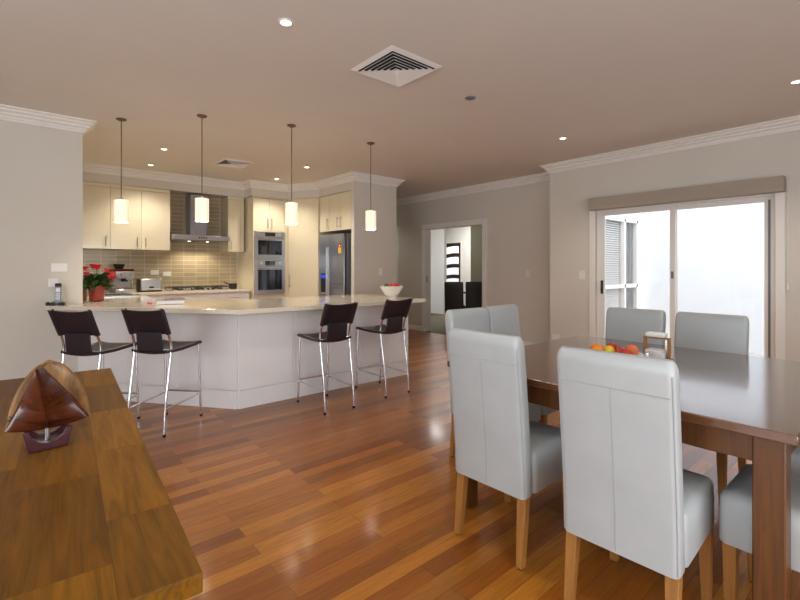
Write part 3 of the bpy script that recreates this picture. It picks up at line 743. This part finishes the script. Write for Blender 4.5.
# white bowl of fruit on the bench
def fruit(name, label, loc, r, mat, cat, sz=.92, group=None, stem=True):
    t = thing(name, label, cat, loc, random.uniform(0,360), group)
    bb = B(); bb.ball((0,0,r*sz), r, 1, 1, sz); ob('flesh', bb, M[mat], t)
    if stem:
        bb = B(); bb.tube([(0,0,2*r*sz-.004),(.004,0,2*r*sz+.008)], .002, 5); ob('stem', bb, M['leaf'], t)
    return t
bx, by = 3.33, 4.02
t = thing('serving_bowl', 'white porcelain bowl of red tomatoes on the end of the breakfast bar', 'bowl', (bx,by,TOP+.001))
bb = B(); bb.lathe([(.055,0),(.06,.008),(.05,.014),(.09,.05),(.128,.115),(.134,.14),(.128,.14),(.122,.115),(.084,.056),(.0,.03)], n=32); ob('bowl', bb, M['porcelain'], t)
for i, (x, y, z, m, n, l) in enumerate((( .055,-.035,.11,'tomato','tomato','red tomato on the right of the white bowl'),(.0,-.045,.115,'tomato','tomato','red tomato at the middle front of the white bowl'),(.03,.04,.113,'tomato','tomato','red tomato at the back of the white bowl'),(-.05,.06,.105,'lemon','lemon','yellow lemon at the left rim of the white bowl'),(-.085,-.005,.112,'leaf','lime','dark green lime beside the yellow lemon'))):
    fruit(n, l, (bx+x,by+y,TOP+z), .031, m, n, group='tomatoes in the white bowl' if n == 'tomato' else None)

# ------------------------------------------------------------------ bar stools
def make_stool(label):
    t = thing('bar_stool', label, 'bar stool', group='bar stools at the breakfast bar')
    for s in (-1, 1):
        bb = B(); bb.tube(catmull([(s*.168,-.25,.0),(s*.168,-.238,.2),(s*.17,-.19,.5),(s*.172,-.172,.62),(s*.17,-.178,.7),(s*.166,-.215,.8),(s*.164,-.292,.955)], 5), .0105, 10); ob('rear_leg', bb, M['chrome'], t)
        bb = B(); bb.tube([(s*.178,.232,0),(s*.172,.205,.642)], .0105, 10); ob('front_leg', bb, M['chrome'], t)
        bb = B(); bb.tube([(s*.172,-.174,.628),(s*.172,.206,.632)], .009, 8); ob('seat_rail', bb, M['chrome'], t)
        bb = B(); bb.tube([(s*.169,-.24,.2),(s*.176,.224,.2)], .007, 8); ob('side_stretcher', bb, M['chrome'], t)
        for (x, y) in ((.168,-.25),(.178,.232)):
            bb = B(); bb.lathe([(.013,0),(.013,.02)], (s*x,y,0), 10); ob('foot_cap', bb, M['black'], t)
    bb = B(); bb.tube([(-.176,.222,.215),(.176,.222,.215)], .009, 8); ob('footrest', bb, M['chrome'], t)
    bb = B(); bb.tube([(-.172,-.172,.63),(.172,-.172,.63)], .008, 8); ob('cross_bar', bb, M['chrome'], t); bb = B(); bb.tube([(-.172,.205,.632),(.172,.205,.632)], .008, 8); ob('cross_bar', bb, M['chrome'], t)
    bb = B(); rings = []
    for i in range(9):
        x = -.192+.384*i/8; sag = .018*(1-(x/.192)**2)
        sec = [(-.182,.640),(-.05,.636),(.1,.640),(.2,.650),(.228,.640),(.228,.622),(.1,.618),(-.05,.612),(-.182,.618)]
        rings.append([(x, y, z-sag) for y, z in sec])
    bb.rings(rings); ob('seat', bb, M['stool_leather'], t, bevel=.004)
    bb = B(); rings = []
    for i in range(11):
        u = i/10; x = -.188+.376*u; e = 1-(2*u-1)**2; bow = -.0+.022*e
        top = .955-.016*e; bot = .758
        rings.append([(x, -.185+bow, bot), (x, -.272+bow, top), (x, -.302+bow, top), (x, -.212+bow, bot)])
    bb.rings(rings); ob('backrest', bb, M['stool_leather'], t, bevel=.005)
    for s in (-1, 1):
        bb = B(); bb.tube([(s*.168,-.199,.762),(s*.164,-.29,.953)], .019, 10); ob('backrest_sleeve', bb, M['stool_leather'], t)
    bb = B(); rings = []
    for x in (-.115,-.06,0,.06,.115):
        rings.append([(x,-.18,.612),(x,-.204,.63),(x,-.212,.68),(x,-.222,.775),(x,-.21,.775),(x,-.2,.685),(x,-.192,.642),(x,-.18,.632)])
    bb.rings(rings); ob('lower_back_flap', bb, M['stool_leather'], t, bevel=.003)
    return t
s0 = make_stool('black leather bar stool nearest the left wall, beside the phone')
s0.location = (.505,4.215,0); s0.rotation_euler = (0,0,rad(-47)); s0.scale = (.88,1,1)
copy_thing(s0, (.922,3.949,0), -47, 'second black leather bar stool from the left wall, in front of the angled panels')
copy_thing(s0, (2.165,3.575,0), -1, 'black leather bar stool at the straight bar, left one of the right-hand pair')
copy_thing(s0, (2.87,3.625,0), 0, 'black leather bar stool in front of the white fruit bowl, at the right end')

# ------------------------------------------------------------------ dining set
def rrect(w, d, r, n=5):
    pts = []
    for cx, cy, a0 in ((w-r, d-r, 0), (-w+r, d-r, PI/2), (-w+r, -d+r, PI), (w-r, -d+r, 3*PI/2)):
        for i in range(n): a = a0+PI/2*i/(n-1); pts.append((cx+r*math.cos(a), cy+r*math.sin(a)))
    return pts
def lean(z): return .062*max(0, (z-.36)/.615)**1.2
def make_chair(name, label, m_, seam, lm, group, HW=.19):
    t = thing(name, label, 'chair', group=group)
    bb = B(); rings = []
    TH = .037; yc = -.235
    zs = [.292,.30,.4,.5,.6,.7,.8,.88,.93]
    for z in zs: rings.append([(x, y+yc-lean(z), z) for x, y in rrect(HW-(.003 if z < .296 else 0), TH, .022)])
    for i in range(1, 7):
        a = PI/2*i/6; z = .93+.047*math.sin(a); k = TH*(1-.75*(1-math.cos(a))); w = HW-.016*(1-math.cos(a))
        rings.append([(x, y+yc-lean(z), z) for x, y in rrect(w, k, min(.022, k*.9))])
    bb.rings(rings); ob('backrest', bb, m_, t)
    bb = B(); rings = []
    for z, ins in ((.292,.002),(.30,0),(.40,.0),(.45,.002),(.468,.012),(.476,.03),(.479,.06)):
        rings.append([(x, y-.007, z) for x, y in rrect(HW-ins, .191-ins, .028-min(.02, ins*.3))])
    bb.rings(rings); ob('seat', bb, m_, t)
    bb = B()
    yb = lambda z: yc-TH-lean(z)-.0004
    bb.tube([(-HW+.012, yb(.862), .862), (HW-.012, yb(.862), .862)], .0022, 6)
    bb.tube([(0, yb(z), z) for z in (.862,.75,.65,.55,.45,.3)], .002, 6)
    for s in (-1, 1): bb.tube([(s*(HW-.006), yc-TH+.006-lean(z), z) for z in (.30,.4,.5,.6,.7,.8,.93)], .0022, 6)
    ob('seam', bb, seam, t)
    for sx in (-1, 1):
        for sy, yy in ((-1, -.235), (1, .15)):
            bb = B(); w0, w1 = .021, .015; k = .03 if sy < 0 else 0
            x = sx*(HW-.026)
            bb.rings([[(x+a*w1+sx*.004, yy-k+c*w1, .006) for a, c in ((-1,-1),(1,-1),(1,1),(-1,1))], [(x+a*w0, yy+c*w0, .30) for a, c in ((-1,-1),(1,-1),(1,1),(-1,1))]])
            lg = ob('leg', bb, lm, t, bevel=.002)
            bb = B(); bb.lathe([(.012,0),(.012,.0062)], (x+sx*.004, yy-k, 0), 10); ob('glide', bb, M['black'], lg)
    return t
G = 'white leather dining chairs round the table'
c0 = make_chair('dining_chair', 'white high-back leather dining chair nearest the camera, its back in full view at right', M['chair'], M['chair_seam'], M['oak'], G)
c0.location = (1.815,.684,0); c0.rotation_euler = (0,0,rad(-87.5))
copy_thing(c0, (1.865,1.268,0), -88, 'white high-back leather dining chair on the near side, between the floor and the nearest chair')
copy_thing(c0, (2.985,1.295,0), 90, 'white dining chair in front of the sliding door, behind the fruit bowl')
copy_thing(c0, (2.975,.845,0), 90, 'white dining chair on the sliding door side, nearer the right frame edge')
copy_thing(c0, (2.372,1.765,0), 177, 'white dining chair at the table end by the doorway, left of two')
copy_thing(c0, (2.812,1.785,0), 182, 'white dining chair at the table end by the doorway, right of two')
copy_thing(c0, (2.078,.285,0), 0, 'white dining chair by the front table leg, only its seat in view')
copy_thing(c0, (2.66,.25,0), 0, 'white dining chair at the right table end, farther behind the front leg')
# table
TX0, TX1, TY0, TY1 = 1.762, 3.19, .235, 1.66
t = thing('dining_table', 'square dark brown timber dining table with white chairs round it', 'table', ((TX0+TX1)/2,(TY0+TY1)/2,0))
hx_, hy_ = (TX1-TX0)/2, (TY1-TY0)/2
bb = B(); bb.box(-hx_, hx_, -hy_, hy_, .728, .76); ob('tabletop', bb, M['walnut'], t, bevel=.004)
for nm, q in (('apron', (-hx_+.1, hx_-.1, -hy_+.045, -hy_+.067)), ('apron', (-hx_+.1, hx_-.1, hy_-.067, hy_-.045)), ('apron', (-hx_+.045, -hx_+.067, -hy_+.1, hy_-.1)), ('apron', (hx_-.067, hx_-.045, -hy_+.1, hy_-.1))):
    bb = B(); bb.box(*q, .635, .7275); ob(nm, bb, M['leg_brown'], t, bevel=.002)
for sx in (-1, 1):
    for sy in (-1, 1):
        bb = B(); cx, cy = sx*(hx_-.075), sy*(hy_-.075); bb.box(cx-.042, cx+.042, cy-.042, cy+.042, 0, .7275); ob('leg', bb, M['leg_brown'], t, bevel=.004)
# fruit bowl and fruit on the table
TZ = .7605
fx, fy = 2.40, 1.06
t = thing('fruit_bowl', 'wide white fruit bowl on the dining table', 'bowl', (fx,fy,TZ))
bb = B(); bb.lathe([(.06,0),(.065,.006),(.1,.012),(.15,.042),(.155,.047),(.148,.047),(.09,.02),(0,.012)], n=36); ob('bowl', bb, M['porcelain'], t)
for u, w, z, r, m, n, l in ((-.09,-.01,.038,.034,'orange','orange','bright orange at the left of the fruit bowl'),(-.022,.0,.032,.031,'lemon','lemon','yellow lemon between the orange and the apples'),(.04,.012,.028,.029,'apple','apple','small red apple beside the lemon in the fruit bowl'),(.09,-.02,.036,.033,'peach','peach','peach at the right end of the fruit bowl'),(.03,.08,.04,.028,'apple','apple','red apple at the back of the fruit bowl'),(.028,-.078,.03,.031,'apple','apple','dark red apple at the front of the fruit bowl, below the rim')):
    fruit(n, l, (fx+u*.758+w*.652, fy-u*.652+w*.758, TZ+z), r, m, n, stem=(m == 'apple'))
# timber napkin caddy
t = thing('napkin_caddy', 'small timber framed caddy holding white napkins on the dining table', 'caddy', (2.625,.925,TZ), 0)
bb = B()
bb.box(-.055, .055, -.065, .065, 0, .012)
for sy in (-.065, .053): bb.box(-.012, .012, sy, sy+.012, .012, .118)
bb.box(-.012, .012, -.065, .065, .118, .128)
ob('frame', bb, M['oak'], t, bevel=.002)
bb = B(); bb.box(-.045, .045, -.045, .045, .0125, .05); bb.box(-.04,.042,-.04,.046,.0505,.06); ob('napkins', bb, M['paper'], t, bevel=.002)
bb = B(); bb.box(-.03, .03, -.045, .05, .1285, .150); tag(ob('clear_dish', bb, M['porcelain'], bevel=.006), 'small pale dish on top of the timber napkin caddy', 'dish').location = (2.625,.925,TZ)
t = thing('salt_shaker', 'small white salt shaker between fruit bowl and napkin caddy', 'shaker', (2.50,.93,TZ))
bb = B(); bb.lathe([(.016,0),(.018,.005),(.014,.045)], n=16); ob('jar', bb, M['porcelain'], t)
bb = B(); bb.lathe([(.0145,.0452),(.013,.058),(0,.062)], n=16); ob('cap', bb, M['steel'], t)

# ------------------------------------------------------------------ foreground sideboard with carved boat
t = thing('sideboard_table', 'golden brown block timber table in the lower left foreground', 'table', (-.145,1.77,0), -3.9)
bb = B(); bb.box(-.45, .45, -.958, .958, .715, .75); ob('tabletop', bb, M['side_top'], t, bevel=.003)
for q in ((-.36,.36,-.9,-.88),(-.36,.36,.88,.9),(-.38,-.36,-.88,.88),(.36,.38,-.88,.88)):
    bb = B(); bb.box(*q, .63, .7145); ob('apron', bb, M['leg_brown'], t)
for sx in (-.35, .35):
    for sy in (-.86, .86):
        bb = B(); bb.box(sx-.04, sx+.04, sy-.04, sy+.04, 0, .7145); ob('leg', bb, M['leg_brown'], t, bevel=.004)
# carved boat: a sheet swept up to a pointed bow and a round stern
t = thing('carved_boat', 'carved dark wooden boat ornament on a maroon stand', 'ornament', (.07,1.655,.751), 0)
t.scale = (.93,.93,.95)
RB = Matrix.Translation((.004,0,.047)) @ Matrix.Rotation(rad(-4), 4, 'Y') @ Matrix.Rotation(rad(-11), 4, 'Z')
def boat_surface():
    rows = []; NS, NU = 44, 16
    for i in range(NS+1):
        s_ = -1+2*i/NS; a = abs(s_)
        y = .10*s_; z = .203*a**1.45 if s_ < 0 else .19*a**1.7
        w = .106*(1-a**1.5)**1.0 if s_ < 0 else .106*(1-a**3.2)**.6
        row = []
        for j in range(NU+1):
            u = -1+2*j/NU; au = abs(u)
            inw = .05*min(1, a*2)*au**.9 if s_ < 0 else -.015*a*au**2
            up = .012*au**2*(1-a)
            row.append(tuple(RB @ Vector((w*u, y+inw, z+up))))
        rows.append(row)
    return rows
def sheet(rows):
    bb = B(); V = [[bb.bm.verts.new(p) for p in r] for r in rows]
    for i in range(len(V)-1):
        for j in range(len(V[0])-1):
            bb.bm.faces.new([V[i][j], V[i][j+1], V[i+1][j+1], V[i+1][j]])
    bmesh.ops.remove_doubles(bb.bm, verts=bb.bm.verts, dist=.0004)
    return bb
rows = boat_surface()
ob('hull', sheet(rows[:23]), M['boat'], t, solid=.007)
ob('stern', sheet(rows[22:]), M['boat_in'], t, solid=.007)
bb = B(); bb.tube([(rows[i][8][0], rows[i][8][1]-.003, rows[i][8][2]-.002) for i in range(0, 22)], .0035, 6); ob('keel', bb, M['boat'], t)
PR = [(-.046,.0),(.046,.0),(.06,.056),(.044,.056),(.036,.036),(.02,.024),(0,.02),(-.02,.024),(-.036,.036),(-.044,.056),(-.06,.056)]
bb = B(); bb.prism_y(PR, -.065, -.045); bb.prism_y(PR, .03, .05); bb.box(-.04, .04, -.045, .03, .001, .014)
ob('stand', bb, M['maroon'], t, bevel=.0015)
bb = B(); bb.lathe([(.007,.0145),(.006,.049)], (0,-.01,0), 10); ob('peg', bb, M['steel'], t)
bb = B()
for i in range(5): bb.leaf((-.07,.03,.072), (-1+.2*i, -.3+.2*i, .2+.1*(i % 2)), .03, .006, .1)
o = tag(ob('green_sprig', bb, M['leaf'], fix=False), 'tiny green sprig at the left edge of the wooden boat', 'sprig'); o.location = (.075,1.655,.751)

# ------------------------------------------------------------------ entry-room furniture
e0 = make_chair('dining_chair', 'dark espresso dining chair in the far room, left of two through the doorway', M['dark_chair'], M['dark_chair'], M['front_door'], 'dark chairs in the entry room')
e0.location = (6.97,6.32,.005); e0.rotation_euler = (0,0,rad(-55))
copy_thing(e0, (7.23,6.02,.005), -50, 'dark espresso dining chair in the far room, right of two through the doorway')
t = thing('dining_table', 'dark timber table seen between the dark chairs in the far room', 'table', (7.75,6.6,.005), -50)
bb = B(); bb.box(-.45, .45, -.4, .4, .70, .74); ob('tabletop', bb, M['walnut'], t, bevel=.004)
for sx in (-.38, .38):
    for sy in (-.32, .32):
        bb = B(); bb.box(sx-.04, sx+.04, sy-.04, sy+.04, 0, .6995); ob('leg', bb, M['front_door'], t)

# ------------------------------------------------------------------ ceiling fittings
def downlight(label, x, y, on=True, power=8):
    t = thing('ceiling_downlight', label, 'downlight', (x,y,CZ-.0008), 0, 'recessed ceiling downlights')
    bb = B(); bb.rings([[(r*math.cos(2*PI*k/28), r*math.sin(2*PI*k/28), z) for k in range(28)] for r, z in ((.03,0),(.046,0),(.046,-.004),(.036,-.007),(.03,-.004))], closed=True); ob('trim_ring', bb, M['trim'] if on else M['silver_plastic'], t)
    bb = B(); bb.lathe([(.0295,-.001),(.0295,-.0028),(0,-.0034)], n=20); ob('lamp', bb, M['lamp'] if on else M['grey_plastic'], t)
    if on:
        ld = bpy.data.lights.new('downlight_spot', 'SPOT'); ld.energy = power; ld.color = (1,.91,.78); ld.spot_size = rad(125); ld.spot_blend = .8; ld.shadow_soft_size = .05
        lo = bpy.data.objects.new('downlight_spot', ld); COL.objects.link(lo); lo.parent = t; lo.location = (0,0,-.012)
PD = 44
downlight('lit downlight near the top edge, left of the square vent', 1.2, 2.42, power=PD)
downlight('lit downlight at the right frame edge above the sliding door', 4.57, .62, power=PD)
downlight('lit downlight above the right wall corner, past the vent', 4.6, 2.58, power=PD)
downlight('unlit steel downlight on the ceiling right of the square vent', 2.92, 2.48, on=False)
downlight('lit kitchen downlight between the first and second pendants, nearer the bar', 1.36, 5.96, power=PD*1.5)
downlight('lit kitchen downlight in front of the left wall cabinets', 1.43, 7.0, power=PD*1.5)
downlight('lit kitchen downlight in front of the ovens', 3.19, 6.76, power=PD*1.5)
downlight('lit kitchen downlight right of the third pendant', 3.15, 5.7, power=PD*1.5)
# out of view over the rest of the room
downlight('lit downlight behind the viewpoint over the room', .6, -.9, power=PD)
downlight('lit downlight in the hall', 5.4, 7.6, power=PD*.6)
def vent(label, x, y, s):
    t = thing('ceiling_vent', label, 'air vent', (x,y,CZ-.0008), 0, 'square ceiling air vents')
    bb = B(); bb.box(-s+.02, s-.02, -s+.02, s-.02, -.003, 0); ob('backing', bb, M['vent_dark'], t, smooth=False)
    def sq(r0, r1, z0, z1):
        q = B(); q.rings([[(r*a, r*c, z) for a, c in ((-1,-1),(1,-1),(1,1),(-1,1))] for r, z in ((r0, z0), (r1, z1), (r1, z1-.003), (r0, z0-.003))], closed=True); return q
    ob('frame', sq(s-.035, s, -.012, -.001), M['trim'], t, smooth=False)
    n = 6
    for i in range(n):
        r = (s-.042)*(1-i/n); ob('vane', sq(max(.004, r-.024), r, -.007, -.024), M['trim'], t, smooth=False)
vent('large square slatted air vent in the ceiling centre', 2.075, 2.455, .235)
vent('small square air vent on the kitchen ceiling near the ovens', 2.27, 6.13, .21)
def pendant(label, x, y):
    t = thing('pendant_light', label, 'pendant light', (x,y,CZ-.0008), 0, 'pendant lights over the breakfast bar')
    bb = B(); bb.lathe([(0,0),(.045,0),(.045,-.008),(.036,-.014),(.01,-.024),(0,-.024)], n=24); ob('canopy', bb, M['bronze'], t)
    bb = B(); bb.tube([(0,0,-.024),(0,0,-.765)], .0045, 8); ob('rod', bb, M['bronze'], t)
    bb = B(); bb.lathe([(.0,-.762),(.018,-.764),(.02,-.782),(.058,-.783),(.058,-.786),(0,-.787)], n=24); ob('cap', bb, M['steel'], t)
    bb = B(); R = .0605
    bb.rings([[(r*(1+.012*(k % 2))*math.cos(2*PI*k/48), r*(1+.012*(k % 2))*math.sin(2*PI*k/48), z) for k in range(48)] for r, z in ((R-.004,-.788),(R,-.788),(R,-.998),(R-.004,-.998))], closed=True)
    ob('shade', bb, M['shade'], t)
    bb = B(); bb.ball((0,0,-.88), .028); bb.lathe([(.015,-.788),(.015,-.86)], n=12); ob('bulb', bb, M['lamp'], t)
    ld = bpy.data.lights.new('pendant_bulb', 'POINT'); ld.energy = 6; ld.color = (1,.89,.74); ld.shadow_soft_size = .025
    lo = bpy.data.objects.new('pendant_bulb', ld); COL.objects.link(lo); lo.parent = t; lo.location = (0,0,-.945)
pendant('leftmost cylinder pendant light over the breakfast bar', .775, 5.03)
pendant('second pendant light from left, in front of the rangehood', 1.335, 4.42)
pendant('third pendant light from left, in front of the pantry', 2.11, 4.13)
pendant('rightmost pendant light in front of the column, over the bar end', 3.10, 4.12)

# ------------------------------------------------------------------ daylight
W = bpy.data.worlds.new('World'); S.world = W; W.use_nodes = True
nt = W.node_tree; bg = nt.nodes['Background']
sky = N(nt, 'ShaderNodeTexSky')
try:
    sky.sky_type = 'NISHITA'; sky.sun_disc = False; sky.sun_elevation = rad(55); sky.sun_rotation = rad(200); sky.air_density = 1.0; sky.dust_density = 3
except Exception: pass
mx = N(nt, 'ShaderNodeMix', data_type='RGBA'); mx.inputs[0].default_value = .8
nt.links.new(sky.outputs[0], mx.inputs[6]); mx.inputs[7].default_value = (.9,.95,1,1)
nt.links.new(mx.outputs[2], bg.inputs['Color']); bg.inputs['Strength'].default_value = 1.0
def area(name, loc, rot, sx, sy, e, col=(.86,.93,1)):
    ld = bpy.data.lights.new(name, 'AREA'); ld.shape = 'RECTANGLE'; ld.size = sx; ld.size_y = sy; ld.energy = e; ld.color = col
    o = bpy.data.objects.new(name, ld); COL.objects.link(o); o.location = loc; o.rotation_euler = rot; return o
area('daylight_rear', (.4,-2.75,1.2), (rad(-90-30),0,PI), 4.5, 2.1, 75)
area('daylight_side', (-2.95,.45,1.2), (rad(90+35),0,rad(-90)), 3.6, 2.1, 95)
area('daylight_courtyard', (7.1,1.6,3.3), (0,0,0), 2.4, 3, 20)
area('entry_ceiling_fill', (9.7,8.6,CZ-.03), (0,0,0), .5, .5, 28, (1,.97,.92))  # unseen fill light added to brighten the foyer, no fitting there
area('entry_room_fill', (7.5,7.6,CZ-.03), (0,0,0), .5, .5, 30, (1,.97,.92))  # added fill light for the far room, without any fixture

# ------------------------------------------------------------------ camera
cd = bpy.data.cameras.new('Camera'); cam = bpy.data.objects.new('Camera', cd); COL.objects.link(cam)
cd.sensor_width = 36; cd.lens = 447/800*36; cd.shift_y = -32/800; cd.clip_start = .05
cam.location = (0,0,1.26); cam.rotation_euler = (rad(90),0,rad(-40.7))
S.camera = cam
S.view_settings.view_transform = 'Standard'; S.view_settings.look = 'None'
S.view_settings.gamma = 1; S.view_settings.use_curve_mapping = False
S.view_settings.exposure = .36
S.cycles.use_denoising = True; S.cycles.max_bounces = 10; S.cycles.diffuse_bounces = 6; S.cycles.transparent_max_bounces = 16
S.cycles.caustics_reflective = False; S.cycles.caustics_refractive = False
S.cycles.sample_clamp_indirect = 6
